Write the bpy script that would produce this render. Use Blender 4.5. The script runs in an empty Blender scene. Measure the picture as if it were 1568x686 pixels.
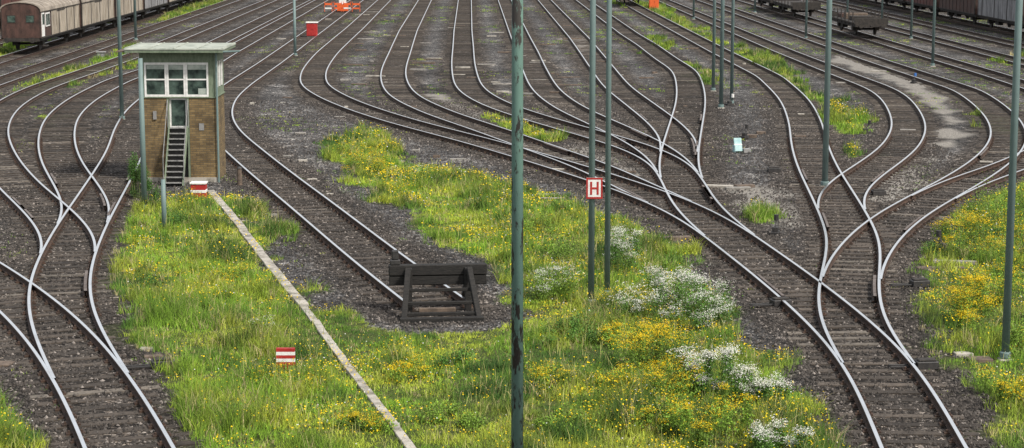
import bpy, math, random, numpy as np
from mathutils import Vector, Matrix
random.seed(3); rng=np.random.default_rng(7)
scene=bpy.context.scene
F=3000.; H=9.5; PH=math.atan(468/3000.); SP,CP=math.sin(PH),math.cos(PH)
def up(P):
    P=np.atleast_2d(np.array(P,float)); dx=(P[:,0]-784)/F; dy=-(P[:,1]-343)/F
    t=H/(SP-dy*CP)
    return np.stack([dx*t,(CP+dy*SP)*t],1)
def up1(x,y):
    r=up([(x,y)])[0]; return float(r[0]),float(r[1])
# ---------------------------------------------------------------- materials
def newmat(name):
    m=bpy.data.materials.new(name); m.use_nodes=True; nt=m.node_tree
    return m,nt,nt.nodes['Principled BSDF']
def N(nt,t,**k):
    n=nt.nodes.new(t)
    for a,b in k.items(): setattr(n,a,b)
    return n
def ramp(nt,src,stops):
    r=N(nt,'ShaderNodeValToRGB'); e=r.color_ramp.elements
    while len(e)<len(stops): e.new(.5)
    for i,(p,c) in enumerate(stops):
        e[i].position=p; e[i].color=(c[0],c[1],c[2],1)
    nt.links.new(src,r.inputs[0]); return r.outputs[0]
def mixc(nt,f,a,b,mode='MIX'):
    m=N(nt,'ShaderNodeMix',data_type='RGBA',blend_type=mode)
    for s,v in ((m.inputs[0],f),(m.inputs[6],a),(m.inputs[7],b)):
        if isinstance(v,(int,float)): s.default_value=v
        elif isinstance(v,tuple): s.default_value=(v[0],v[1],v[2],1)
        else: nt.links.new(v,s)
    return m.outputs[2]
def noise(nt,scale,detail=4,rough=.6,vec=None,scl3=None):
    n=N(nt,'ShaderNodeTexNoise'); n.inputs['Scale'].default_value=scale
    n.inputs['Detail'].default_value=detail; n.inputs['Roughness'].default_value=rough
    tc=N(nt,'ShaderNodeTexCoord'); v=tc.outputs['Object']
    if scl3:
        mp=N(nt,'ShaderNodeMapping'); mp.inputs['Scale'].default_value=scl3
        nt.links.new(v,mp.inputs[0]); v=mp.outputs[0]
    nt.links.new(v,n.inputs['Vector']); return n.outputs['Fac']
def nmat(name,c1,c2,scale=3,rough=.8,metal=0,bump=.2,scl3=None,lo=.35,hi=.65):
    m,nt,p=newmat(name); f=noise(nt,scale,6,.65,scl3=scl3)
    nt.links.new(ramp(nt,f,[(lo,c1),(hi,c2)]),p.inputs['Base Color'])
    p.inputs['Roughness'].default_value=rough; p.inputs['Metallic'].default_value=metal
    if bump:
        b=N(nt,'ShaderNodeBump'); b.inputs['Strength'].default_value=bump; b.inputs['Distance'].default_value=.02
        nt.links.new(f,b.inputs['Height']); nt.links.new(b.outputs[0],p.inputs['Normal'])
    return m
def attrmat(name,rough=.8,trans=0.,nz=0.,spec=.3,upn=0.):
    m,nt,p=newmat(name); a=N(nt,'ShaderNodeAttribute',attribute_name='Col'); c=a.outputs['Color']
    if nz:
        f=noise(nt,nz,5,.7); g=ramp(nt,f,[(.3,(.5,.5,.5)),(.7,(1.45,1.4,1.3))]); c=mixc(nt,1.,c,g,'MULTIPLY')
    nt.links.new(c,p.inputs['Base Color']); p.inputs['Roughness'].default_value=rough
    p.inputs['Specular IOR Level'].default_value=spec
    if upn:
        ge=N(nt,'ShaderNodeNewGeometry'); s=N(nt,'ShaderNodeVectorMath',operation='SCALE'); nt.links.new(ge.outputs['Normal'],s.inputs[0]); s.inputs['Scale'].default_value=1-upn
        ad=N(nt,'ShaderNodeVectorMath',operation='ADD'); nt.links.new(s.outputs[0],ad.inputs[0]); ad.inputs[1].default_value=(0,0,upn)
        no=N(nt,'ShaderNodeVectorMath',operation='NORMALIZE'); nt.links.new(ad.outputs[0],no.inputs[0])
        nt.links.new(no.outputs[0],p.inputs['Normal'])
    if trans:
        t=N(nt,'ShaderNodeBsdfTranslucent'); nt.links.new(c,t.inputs[0])
        ms=N(nt,'ShaderNodeMixShader'); ms.inputs[0].default_value=trans
        nt.links.new(p.outputs[0],ms.inputs[1]); nt.links.new(t.outputs[0],ms.inputs[2])
        nt.links.new(ms.outputs[0],nt.nodes['Material Output'].inputs[0])
    return m
M={}
M['railtop']=nmat('polished_rail_steel',(.84,.83,.81),(.98,.98,.97),1.1,.27,1,0,lo=.3,hi=.5)
M['raildull']=nmat('worn_guard_rail_steel',(.08,.06,.05),(.20,.17,.15),4,.6,.3,0)
M['railside']=nmat('rusty_rail_side',(.022,.014,.010),(.075,.042,.027),5,.85,0,.2)
M['sleeper']=attrmat('sleeper_wood',.85,0,7)
M['grass']=attrmat('grass_blades',.7,.25,upn=.45)
M['leaf']=attrmat('foliage_leaf',.65,.25,upn=.4)
M['petal']=attrmat('flower_petal',.7,.2,upn=.5)
M['stone']=attrmat('ballast_stone',.9)
M['concrete']=nmat('concrete',(.15,.145,.13),(.32,.30,.275),5,.9,0,.3)
M['oldconcrete']=nmat('mossy_concrete',(.15,.14,.115),(.40,.375,.33),2.2,.95,0,.3,lo=.36,hi=.56)
M['white']=nmat('white_paint',(.6,.6,.58),(.8,.8,.78),8,.5,0,.05)
M['red']=nmat('red_paint',(.28,.012,.012),(.42,.03,.025),8,.5,0,.05)
M['orange']=nmat('orange_plastic',(.6,.09,.02),(.75,.14,.03),8,.5,0,0)
M['black']=nmat('black_steel',(.012,.012,.013),(.04,.037,.035),8,.6,0,.1)
M['tarwood']=nmat('tarred_wood',(.004,.004,.0038),(.020,.018,.016),7,.85,0,.5,scl3=(1,1,6))
M['wood']=nmat('weathered_wood',(.06,.045,.035),(.16,.12,.09),7,.85,0,.4)
M['greycab']=nmat('grey_paint',(.16,.16,.16),(.28,.28,.27),5,.6,0,.1)
M['blue']=nmat('blue_paint',(.02,.1,.35),(.04,.16,.45),5,.5,0,0)
M['paleblue']=nmat('pale_blue_plastic',(.20,.38,.40),(.42,.55,.54),3,.6,0,0)
M['greenwall']=nmat('green_grey_paint',(.10,.14,.09),(.20,.24,.17),4,.75,0,.1,scl3=(3,3,1))
M['roof']=nmat('weathered_roof_sheet',(.22,.25,.21),(.42,.45,.39),2.5,.8,0,.1)
M['brownwagon']=nmat('brown_wagon_paint',(.030,.016,.012),(.085,.042,.032),1.5,.75,0,.1,scl3=(2,2,1))
M['rustwagon']=nmat('rust_red_wagon_paint',(.05,.016,.012),(.12,.042,.034),1.5,.75,0,.1,scl3=(2,2,1))
M['beigewagon']=nmat('beige_wagon_panel',(.20,.17,.13),(.42,.37,.30),1.2,.7,0,.1,scl3=(2,2,.6))
M['greywagon']=nmat('grey_wagon_panel',(.12,.12,.125),(.28,.28,.285),1.2,.7,0,.1,scl3=(2,2,.6))
M['wagonroof']=nmat('dusty_wagon_roof',(.17,.145,.12),(.34,.30,.25),1.5,.85,0,.1)
M['darkroof']=nmat('sooty_wagon_roof',(.06,.055,.05),(.14,.125,.115),1.5,.85,0,.1)
M['under']=nmat('underframe_dirt',(.012,.011,.010),(.045,.038,.032),4,.85,0,.1)
m,nt,p=newmat('window_glass')
nt.links.new(ramp(nt,noise(nt,2.2,3),[(.38,(.015,.025,.022)),(.62,(.08,.12,.10))]),p.inputs['Base Color'])
p.inputs['Roughness'].default_value=.08; M['glass']=m
M['curtain']=nmat('window_blind',(.22,.27,.24),(.42,.46,.42),3,.25,0,0)
def polemat(name,green,thr):
    m,nt,p=newmat(name); f=noise(nt,7,6,.7,scl3=(1,1,.28)); g=noise(nt,1.5,3)
    base=mixc(nt,g,tuple(c*.75 for c in green),tuple(c*1.3 for c in green))
    k=ramp(nt,f,[(thr-.02,(0,0,0)),(thr+.02,(1,1,1))])
    nt.links.new(mixc(nt,k,base,(.03,.026,.022)),p.inputs['Base Color']); p.inputs['Roughness'].default_value=.6
    return m
M['pole']=polemat('green_peeling_paint',(.11,.20,.165),.54)
M['pole2']=polemat('grey_green_mast_paint',(.13,.19,.185),.67)
m,nt,p=newmat('yellow_brown_brick')
tc=N(nt,'ShaderNodeTexCoord'); sx=N(nt,'ShaderNodeSeparateXYZ'); nt.links.new(tc.outputs['Object'],sx.inputs[0])
ad=N(nt,'ShaderNodeMath',operation='ADD'); nt.links.new(sx.outputs[0],ad.inputs[0]); nt.links.new(sx.outputs[1],ad.inputs[1])
cb=N(nt,'ShaderNodeCombineXYZ'); nt.links.new(ad.outputs[0],cb.inputs[0]); nt.links.new(sx.outputs[2],cb.inputs[1])
bt=N(nt,'ShaderNodeTexBrick'); nt.links.new(cb.outputs[0],bt.inputs['Vector'])
bt.inputs['Scale'].default_value=1; bt.inputs['Brick Width'].default_value=.25; bt.inputs['Row Height'].default_value=.08
bt.inputs['Mortar Size'].default_value=.009; bt.inputs['Color1'].default_value=(.235,.165,.075,1); bt.inputs['Color2'].default_value=(.12,.082,.038,1)
bt.inputs['Mortar'].default_value=(.10,.085,.06,1)
g=ramp(nt,noise(nt,1.3,6,.7,scl3=(1,1,.6)),[(.32,(.5,.5,.5)),(.68,(1.3,1.27,1.2))])
nt.links.new(mixc(nt,1.,bt.outputs['Color'],g,'MULTIPLY'),p.inputs['Base Color']); p.inputs['Roughness'].default_value=.9
bp=N(nt,'ShaderNodeBump'); bp.inputs['Strength'].default_value=.4; bp.inputs['Distance'].default_value=.01
nt.links.new(bt.outputs['Fac'],bp.inputs['Height']); bp.invert=True; nt.links.new(bp.outputs[0],p.inputs['Normal'])
M['brick']=m
# ---------------------------------------------------------------- mesh helpers
def np_mesh(name,V,FL,mats,midx=None,col=None,smooth=False,parent=None):
    me=bpy.data.meshes.new(name); V=np.asarray(V,np.float32)
    me.vertices.add(len(V)); me.vertices.foreach_set('co',V.ravel())
    FL=[np.asarray(f,np.int32) for f in FL if len(f)]
    loops=np.concatenate([f.ravel() for f in FL]); tot=np.concatenate([np.full(len(f),f.shape[1],np.int32) for f in FL])
    st=np.concatenate([[0],np.cumsum(tot)[:-1]]).astype(np.int32)
    me.loops.add(len(loops)); me.loops.foreach_set('vertex_index',loops)
    me.polygons.add(len(tot)); me.polygons.foreach_set('loop_start',st)
    for m in mats: me.materials.append(m)
    if midx is not None: me.polygons.foreach_set('material_index',np.asarray(midx,np.int32))
    me.update(calc_edges=True)
    if col is not None:
        c=np.ones((len(V),4),np.float32); c[:,:3]=col
        me.color_attributes.new('Col','FLOAT_COLOR','POINT').data.foreach_set('color',c.ravel())
    me.polygons.foreach_set('use_smooth',np.full(len(tot),smooth,bool))
    ob=bpy.data.objects.new(name,me); scene.collection.objects.link(ob)
    if parent: ob.parent=parent
    return ob
def empty(name,loc,rz=0.):
    e=bpy.data.objects.new(name,None); scene.collection.objects.link(e); e.location=loc; e.rotation_euler=(0,0,rz); e.empty_display_size=.3; return e
class MB:
    def __init__(s): s.v=[]; s.f=[]; s.m=[]; s.mats=[]
    def mi(s,k):
        if k not in s.mats: s.mats.append(k)
        return s.mats.index(k)
    def box(s,x0,x1,y0,y1,z0,z1,mat,R=None,c=None):
        b=len(s.v); P=[Vector(p) for p in ((x0,y0,z0),(x1,y0,z0),(x1,y1,z0),(x0,y1,z0),(x0,y0,z1),(x1,y0,z1),(x1,y1,z1),(x0,y1,z1))]
        if R is not None: P=[R@(q) for q in P]
        if c is not None: P=[q+Vector(c) for q in P]
        s.v+=[tuple(q) for q in P]
        for f in ((0,3,2,1),(4,5,6,7),(0,1,5,4),(1,2,6,5),(2,3,7,6),(3,0,4,7)): s.f.append([b+i for i in f]); s.m.append(s.mi(mat))
        return s
    def beam(s,p0,p1,w,h,mat):
        p0=Vector(p0);p1=Vector(p1);d=p1-p0;L=d.length;q=d.to_track_quat('Y','Z').to_matrix()
        return s.box(-w/2,w/2,0,L,-h/2,h/2,mat,q,p0)
    def cyl(s,p0,p1,r0,r1,mat,n=12):
        p0=Vector(p0);p1=Vector(p1);d=(p1-p0);q=d.to_track_quat('Z','Y').to_matrix();b=len(s.v)
        for p,r in ((p0,r0),(p1,r1)):
            for i in range(n):
                a=2*math.pi*i/n; s.v.append(tuple(p+q@Vector((r*math.cos(a),r*math.sin(a),0))))
        for i in range(n): j=(i+1)%n; s.f.append([b+i,b+j,b+n+j,b+n+i]); s.m.append(s.mi(mat))
        s.f.append([b+i for i in range(n)][::-1]); s.m.append(s.mi(mat)); s.f.append([b+n+i for i in range(n)]); s.m.append(s.mi(mat))
        return s
    def sweep(s,prof,y0,y1,mat,caps=True):
        b=len(s.v);n=len(prof)
        for y in (y0,y1):
            for x,z in prof: s.v.append((x,y,z))
        for i in range(n): j=(i+1)%n; s.f.append([b+i,b+j,b+n+j,b+n+i]); s.m.append(s.mi(mat))
        if caps: s.f.append([b+i for i in range(n)][::-1]); s.m.append(s.mi(mat)); s.f.append([b+n+i for i in range(n)]); s.m.append(s.mi(mat))
        return s
    def obj(s,name,parent=None,bevel=0,smooth=False):
        me=bpy.data.meshes.new(name); me.from_pydata(s.v,[],s.f)
        for k in s.mats: me.materials.append(M[k])
        for p,i in zip(me.polygons,s.m): p.material_index=i; p.use_smooth=smooth
        me.update(); ob=bpy.data.objects.new(name,me); scene.collection.objects.link(ob)
        if parent: ob.parent=parent
        if bevel:
            bm=ob.modifiers.new('b','BEVEL'); bm.width=bevel; bm.segments=1; bm.limit_method='ANGLE'
        return ob
def vnoise(x,y,sc,seed):
    r=np.random.default_rng(seed).random((257,257)); x=np.asarray(x)/sc+1000; y=np.asarray(y)/sc+1000
    xi=np.floor(x).astype(int); yi=np.floor(y).astype(int); fx=x-xi; fy=y-yi; fx=fx*fx*(3-2*fx); fy=fy*fy*(3-2*fy)
    a=xi%256; b=yi%256; a1=(a+1)%256; b1=(b+1)%256
    return (r[a,b]*(1-fx)+r[a1,b]*fx)*(1-fy)+(r[a,b1]*(1-fx)+r[a1,b1]*fx)*fy
def fbm(x,y,sc,seed): return vnoise(x,y,sc,seed)*.55+vnoise(x,y,sc/2.3,seed+1)*.3+vnoise(x,y,sc/5.1,seed+2)*.15
# ---------------------------------------------------------------- tracks
def cr(P,n=14):
    P=np.array(P,float); P=np.vstack([2*P[0]-P[1],P,2*P[-1]-P[-2]]); out=[]
    for i in range(1,len(P)-2):
        p0,p1,p2,p3=P[i-1:i+3]; t0=0;t1=t0+np.linalg.norm(p1-p0)**.5;t2=t1+np.linalg.norm(p2-p1)**.5;t3=t2+np.linalg.norm(p3-p2)**.5
        t=np.linspace(t1,t2,n,endpoint=False)[:,None]
        a1=(t1-t)/(t1-t0)*p0+(t-t0)/(t1-t0)*p1; a2=(t2-t)/(t2-t1)*p1+(t-t1)/(t2-t1)*p2; a3=(t3-t)/(t3-t2)*p2+(t-t2)/(t3-t2)*p3
        b1=(t2-t)/(t2-t0)*a1+(t-t0)/(t2-t0)*a2; b2=(t3-t)/(t3-t1)*a2+(t-t1)/(t3-t1)*a3
        out.append((t2-t)/(t2-t1)*b1+(t-t1)/(t2-t1)*b2)
    out.append(P[-2:-1]); return np.vstack(out)
def resamp(P,ds):
    d=np.r_[0,np.cumsum(np.linalg.norm(np.diff(P,axis=0),axis=1))]; n=max(2,int(d[-1]/ds)+1); s=np.linspace(0,d[-1],n)
    return np.stack([np.interp(s,d,P[:,0]),np.interp(s,d,P[:,1])],1)
def smooth(P,sig):
    k=int(sig*3)+1; k=min(k,len(P)-1); w=np.exp(-.5*(np.arange(-k,k+1)/sig)**2); w/=w.sum()
    A=np.vstack([2*P[0]-P[k:0:-1],P,2*P[-1]-P[-2:-k-2:-1]])
    return np.stack([np.convolve(A[:,i],w,'valid') for i in (0,1)],1)
def nrm(P):
    t=np.gradient(P,axis=0); t/=np.linalg.norm(t,axis=1)[:,None]; return np.stack([t[:,1],-t[:,0]],1)
SL=-.0213; YE=330
def line(X0,Ys,Ye=YE):
    y=np.arange(Ys,Ye,8.); return np.stack([X0+SL*y,y],1)
tracks=[]
def track(side,px,X0=None,Ys=None,Ye=YE,trim=True,sig=4.):
    if px:
        W=smooth(resamp(up(cr(px)),.5),2.5); Cc=W+nrm(W)*(.75 if side=='L' else -.75)
        if X0 is not None: Cc=np.vstack([Cc,line(X0,Ys,Ye)])
    else: Cc=line(X0,Ys,Ye)
    Cc=smooth(resamp(Cc,.5),sig)
    if trim and tracks and px:
        A=np.vstack(tracks); TN=np.vstack([nrm(t) for t in tracks])
        dd=np.full(len(Cc),9.)
        for k,q in enumerate(Cc):
            w=A-q; h=np.hypot(w[:,0],w[:,1]); j=int(np.argmin(h))
            if h[j]<.8: dd[k]=abs(w[j]@TN[j])
        i=0
        hits=np.where(dd[:len(dd)//2]<.045)[0]
        if len(hits): i=hits[-1]
        j=len(Cc); hits=np.where(dd[len(dd)//2:]<.045)[0]
        if len(hits) and X0 is not None: j=len(dd)//2+hits[0]+1
        if j-i<20: j=len(Cc)
        Cc=Cc[i:j]
    tracks.append(Cc); return len(tracks)-1
trunk=[(1402,830),(1372,760),(1343,686),(1318,622)]
A_=[(1285,560),(1230,500),(1160,437),(1105,393),(1050,350),(990,318),(905,286),(800,252),(700,222),(600,195),(530,172),(485,152),(461,134),(461,117),(480,90),(510,63)]
track('L',trunk+A_,-9.9,168)
FL=trunk+A_[:4]+[(1058,353),(1030,322),(1015,290),(1000,262),(960,238),(880,212),(800,188),(730,162),(699,139),(692,110),(694,70)]
track('L',FL,-.6,165)
track('L',trunk+A_[:6]+[(940,294),(880,264),(800,234),(720,204),(640,175),(592,147),(583,120),(600,75)],-5.2,165)
track('L',trunk+A_[:4]+[(1058,353),(1030,322),(1014,292),(1009,265),(1012,240),(1023,203),(1035,162),(1036,138),(1030,115),(1004,95),(975,72)],13.,160)
track('L',trunk+A_[:4]+[(1058,353),(1030,322),(1014,290),(1000,258),(960,226),(900,196),(845,168),(815,142),(801,113),(792,85)],4.,155)
track('L',trunk+A_[:4]+[(1058,353),(1030,322),(1014,292),(1009,265),(1011,240),(1012,222),(995,198),(958,166),(925,138),(905,110),(885,80)],8.6,155)
B_=[(1296,576),(1266,532),(1251,488),(1253,447),(1264,407)]
track('L',trunk+B_+[(1268,375),(1258,345),(1243,310),(1222,265),(1212,230),(1208,195),(1195,160),(1160,122)],17.7,140)
track('L',trunk+B_+[(1267,374),(1254,342),(1250,312),(1270,287),(1310,260),(1350,230),(1366,200),(1358,170),(1338,147),(1276,120)],22.3,140)
track('L',trunk+B_[:4]+[(1268,410),(1300,370),(1345,335),(1400,305),(1455,275),(1500,243),(1518,215),(1512,190),(1490,165),(1460,143)],26.95,130)
track('L',trunk+B_[:4]+[(1268,410),(1300,370),(1345,335),(1400,306),(1455,281),(1520,260),(1580,232),(1640,205),(1690,182)],31.6,118)
for x0 in (36.3,40.9,45.3,49.7,54.5): track('L',None,x0,60)
tr=[(330,830),(300,765),(258,686),(230,638),(200,592)]
track('R',tr+[(165,547),(120,500),(60,452),(0,412),(-70,372),(-150,325)],-27.3,102)
Lb=[(172,548),(148,505),(136,462),(139,422)]
track('R',tr+Lb+[(160,362),(185,313),(208,268),(222,235),(228,202),(243,172),(268,148)],-17.1,135)
track('R',tr+Lb+[(152,392),(140,362),(105,326),(60,288),(25,245),(12,207),(25,176),(70,145),(150,115)],-23.0,140)
track('R',tr+Lb+[(156,372),(171,330),(150,290),(128,260),(116,232),(114,208),(120,186),(145,160),(200,128)],-19.2,132)
track('R',None,-31.3,60); track('R',None,-36,60); track('R',None,-40.5,60)
ib=track('R',[(716,473),(640,419),(575,370),(510,320),(450,275),(400,235),(366,205),(355,182),(361,158),(385,134)],-13.05,128)
BUF=tracks[ib][0].copy()
gx=np.arange(-64,64.01,.25); gy=np.arange(26,246,.25)
D=np.full((len(gy),len(gx)),9.)
for T in tracks:
    for q in T:
        i=int((q[1]-26)/.25); j=int((q[0]+64)/.25); a,b,c,d=max(0,i-14),min(len(gy),i+15),max(0,j-14),min(len(gx),j+15)
        if a>=b or c>=d: continue
        dd=np.hypot(gx[None,c:d]-q[0],gy[a:b,None]-q[1]); D[a:b,c:d]=np.minimum(D[a:b,c:d],dd)
def tdist(x,y):
    i=np.clip(((y-26)/.25).round().astype(int),0,len(gy)-1); j=np.clip(((x+64)/.25).round().astype(int),0,len(gx)-1); return D[i,j]
# rails
ZB=.055
prof=np.array([(-.07,0),(.07,0),(.07,.012),(.014,.03),(.014,.10),(.044,.112),(.043,.141),(.036,.150),(-.036,.150),(-.043,.141),(-.044,.112),(-.014,.10),(-.014,.03),(-.07,.012)])
isTop=np.array([0]*7+[1]+[0]*6)
RV=[];RF=[];RM=[];base=0
def add_rail(P,z,dull=False):
    global base
    n=nrm(P); k=len(prof); V=np.zeros((len(P),k,3)); V[:,:,:2]=P[:,None,:]+n[:,None,:]*prof[None,:,0:1]; V[:,:,2]=z+prof[None,:,1]
    idx=np.arange(len(P)*k).reshape(len(P),k)+base; a=idx[:-1];b=idx[1:]
    f=np.stack([a,np.roll(a,-1,1),np.roll(b,-1,1),b],-1).reshape(-1,4)
    RV.append(V.reshape(-1,3)); RF.append(f); RM.append(np.tile(isTop*(2 if dull else 1),len(P)-1)); base+=len(P)*k
rails=[]
for ti,T in enumerate(tracks):
    n=nrm(T)
    for s in (-1,1):
        R=T+n*.75*s; rails.append((ti,s,R)); add_rail(R,ZB+.0015*(ti%6))
def inters(P,Q):
    p=P[:-1][:,None];r=(P[1:]-P[:-1])[:,None];q=Q[:-1][None];s=(Q[1:]-Q[:-1])[None]
    rs=r[...,0]*s[...,1]-r[...,1]*s[...,0]; rs=np.where(abs(rs)<1e-9,1e-9,rs); w=q-p
    t=(w[...,0]*s[...,1]-w[...,1]*s[...,0])/rs; u=(w[...,0]*r[...,1]-w[...,1]*r[...,0])/rs
    return np.argwhere((t>=0)&(t<1)&(u>=0)&(u<1)&(abs(rs)>.006))
for a in range(len(rails)):
    for b in range(a+1,len(rails)):
        ta,sa,Pa=rails[a]; tb,sb,Pb=rails[b]
        if ta==tb or sa==sb: continue
        if Pa[:,0].max()<Pb[:,0].min() or Pb[:,0].max()<Pa[:,0].min(): continue
        for i,j in inters(Pa,Pb)[:1]:
            for t,s,k in ((ta,sa,i),(tb,sb,j)):
                T=tracks[t]; lo=max(0,k-3);hi=min(len(T),k+4)
                if hi-lo>3: add_rail(T[lo:hi]+nrm(T[lo:hi])*(-s)*.63,ZB+.009,True)
np_mesh('railway_rails',np.vstack(RV),[np.vstack(RF)],[M['railside'],M['railtop'],M['raildull']],np.concatenate(RM))
bx=np.array([(-1,-1,0),(1,-1,0),(1,1,0),(-1,1,0),(-1,-1,1),(1,-1,1),(1,1,1),(-1,1,1)],float)
bf=np.array([(4,5,6,7),(0,1,5,4),(1,2,6,5),(2,3,7,6),(3,0,4,7)])
SV=[];SC=[];PV=[];allprev=None
for ti,T in enumerate(tracks):
    Q=resamp(T,.64); n=nrm(Q)
    if allprev is not None:
        keep=np.array([np.min(np.hypot(allprev[:,0]-q[0],allprev[:,1]-q[1]))>.55 for q in Q])
    else: keep=np.ones(len(Q),bool)
    allprev=Q if allprev is None else np.vstack([allprev,Q])
    tone=rng.uniform(.85,1.15)
    for q,m_,kp in zip(Q,n,keep):
        if not kp or q[1]>240 or q[1]<24: continue
        m_=m_+rng.normal(0,.014,2); t_=np.array([-m_[1],m_[0]]); L=1.28+rng.normal(0,.05); w=.12+rng.normal(0,.010)
        c=q+m_*rng.normal(0,.04); v=c[None]+bx[:,0:1]*L*m_[None]+bx[:,1:2]*w*t_[None]
        z=np.where(bx[:,2]>0,ZB-.003-.0012*(ti%6)-rng.uniform(0,.016),-.1); SV.append(np.c_[v,z])
        b=rng.uniform(.5,1.5)*tone; cc=np.array([.060,.051,.044])*b
        if rng.random()<.05: cc=np.array([.14,.125,.11])*rng.uniform(.7,1.2)
        SC.append(np.tile(cc,(8,1)))
        if q[1]<85:
            for s in (-1,1):
                c2=q+m_*.75*s; v=c2[None]+bx[:,0:1]*.17*m_[None]+bx[:,1:2]*.08*t_[None]; PV.append(np.c_[v,np.where(bx[:,2]>0,ZB+.018+.001*(ti%4),ZB-.02)])
                for e in (-1,1):
                    c3=c2+m_*.115*e; v=c3[None]+bx[:,0:1]*.02*m_[None]+bx[:,1:2]*.03*t_[None]; PV.append(np.c_[v,np.where(bx[:,2]>0,ZB+.06,ZB)])
def boxes(name,VL,mat,col=None):
    V=np.vstack(VL); n=len(VL); f=(bf[None]+8*np.arange(n)[:,None,None]).reshape(-1,4); return np_mesh(name,V,[f],[mat],col=col)
boxes('railway_sleepers',SV,M['sleeper'],np.vstack(SC)); boxes('rail_baseplates',PV,M['railside'])
# ---------------------------------------------------------------- ground masks
GP=[ [(205,322),(250,312),(300,300),(345,300),(385,350),(432,420),(482,470),(560,492),(640,504),(740,504),(790,475),(786,435),(745,402),(690,372),(640,330),(560,285),(498,232),(520,216),(570,208),(640,248),(700,272),(780,284),(870,304),(950,350),(1050,386),(1062,430),(1110,468),(1120,520),(1190,556),(1235,600),(1272,686),(1285,760),(350,760),(322,686),(292,610),(225,562),(180,520),(170,430)],
     [(1600,255),(1540,300),(1478,322),(1440,370),(1445,420),(1436,480),(1480,560),(1500,620),(1530,690),(1570,760),(1700,760),(1700,255)],
     [(-60,610),(0,632),(34,690),(60,760),(-60,760)] ]
GS=[ [(1135,72),(1190,92),(1230,118),(1262,150),(1300,160),(1318,190),(1300,205),(1275,205),(1262,185),(1225,150),(1165,112),(1120,85)],
     [(720,178),(790,174),(850,198),(880,224),(820,220),(765,202)],[(1046,96),(1088,106),(1090,132),(1056,126)],
     [(985,60),(1020,55),(1012,85),(990,82)],[(1000,10),(1030,22),(1110,70),(1090,72),(1030,42),(990,22)],
     [(15,150),(60,118),(140,98),(205,74),(212,92),(130,125),(60,146)],[(58,182),(95,175),(102,214),(70,216)],[(235,22),(330,0),(365,-4),(300,22),(250,32)],
     [(350,308),(420,335),(435,372),(380,350)],[(1285,225),(1320,222),(1318,245),(1290,245)],[(1150,332),(1168,330),(1170,342),(1150,342)],[(0,70),(60,45),(60,60),(0,88)],[(1515,176),(1568,182),(1568,212),(1520,202)],
     [(1530,88),(1568,82),(1568,104),(1535,102)],[(925,0),(1005,5),(1030,20),(960,12)]]
SA=[ [(1288,78),(1340,92),(1400,118),(1445,150),(1466,182),(1466,215),(1440,248),(1385,272),(1340,300),(1318,290),(1372,262),(1425,240),(1447,212),(1444,186),(1420,158),(1380,132),(1320,108),(1268,92)],
     [(835,225),(900,222),(975,262),(985,285),(930,262),(860,245)],[(655,140),(668,142),(745,180),(735,184),(690,165)],[(860,60),(905,55),(890,80)],[(1090,285),(1180,278),(1215,300),(1210,345),(1150,325)],[(1330,300),(1400,270),(1420,285),(1345,320)]]
def sdf(P,x,y):
    d=np.full(x.shape,1e9); ins=np.zeros(x.shape,bool); n=len(P)
    for i in range(n):
        a=P[i];b=P[(i+1)%n];e=b-a; wx=x-a[0];wy=y-a[1]; t=np.clip((wx*e[0]+wy*e[1])/(e@e),0,1)
        d=np.minimum(d,np.hypot(wx-e[0]*t,wy-e[1]*t))
        if a[1]!=b[1]:
            c=((a[1]<=y)&(y<b[1]))|((b[1]<=y)&(y<a[1])); ins^=c&(x<a[0]+(y-a[1])/(b[1]-a[1])*e[0])
    return np.where(ins,d,-d)
GPw=[up(p) for p in GP]; GSw=[up(p) for p in GS]; SAw=[up(p) for p in SA]
def msdf(L,x,y):
    r=np.full(x.shape,-1e9)
    for P in L:
        m_=(x>P[:,0].min()-4)&(x<P[:,0].max()+4)&(y>P[:,1].min()-4)&(y<P[:,1].max()+4)
        if m_.any(): r[m_]=np.maximum(r[m_],sdf(P,x[m_],y[m_]))
    return r
def sm(v,a,b): t=np.clip((v-a)/(b-a),0,1); return t*t*(3-2*t)
def bufd(x,y): return np.hypot((x-BUF[0])*.95,(y-(BUF[1]-.6))*.75)
def grassval(x,y):
    n=fbm(x,y,2.2,11)-.5
    a=msdf(GPw,x,y)*1.0+n*2.8+.12; b=msdf(GSw,x,y)*.8+n*2.6-.05
    return np.maximum(a,b)-4*sm(bufd(x,y),1.9,1.25)
ext=np.array([4000,1500,600,250,120.])
X=np.r_[-ext,gx,ext[::-1]]; Y=np.r_[-800,-200,-20,10,gy,260,300,400,700,1500,4000]
XX,YY=np.meshgrid(X,Y); x=XX.ravel(); y=YY.ravel(); td=tdist(x,y); td=np.where((abs(x)>64)|(y<26)|(y>246),9,td)
bal=sm(td+(fbm(x,y,1.2,21)-.5)*.9,2.2,1.4); gr=sm(grassval(x,y),-.35,.35); sa=sm(msdf(SAw,x,y)+(fbm(x,y,1.8,31)-.5)*2.2,-.2,.4)
gr=gr*(1-sm(td,1.7,1.3)*.7)
z=(fbm(x,y,3,41)-.5)*.06*(1-bal)-.004+ (rng.random(len(x))-.5)*.03 + gr*.03*(fbm(x,y,1.5,43))*(1-bal); z=np.where(abs(x)>64,0,z)
z+=bal*.026
ny,nx=XX.shape; I=np.arange(ny*nx).reshape(ny,nx)
gf=np.stack([I[:-1,:-1],I[:-1,1:],I[1:,1:],I[1:,:-1]],-1).reshape(-1,4)
m,nt,p=newmat('gravel_ground')
at=N(nt,'ShaderNodeAttribute',attribute_name='Col'); sp=N(nt,'ShaderNodeSeparateColor'); nt.links.new(at.outputs['Color'],sp.inputs[0])
tc=N(nt,'ShaderNodeTexCoord')
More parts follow.
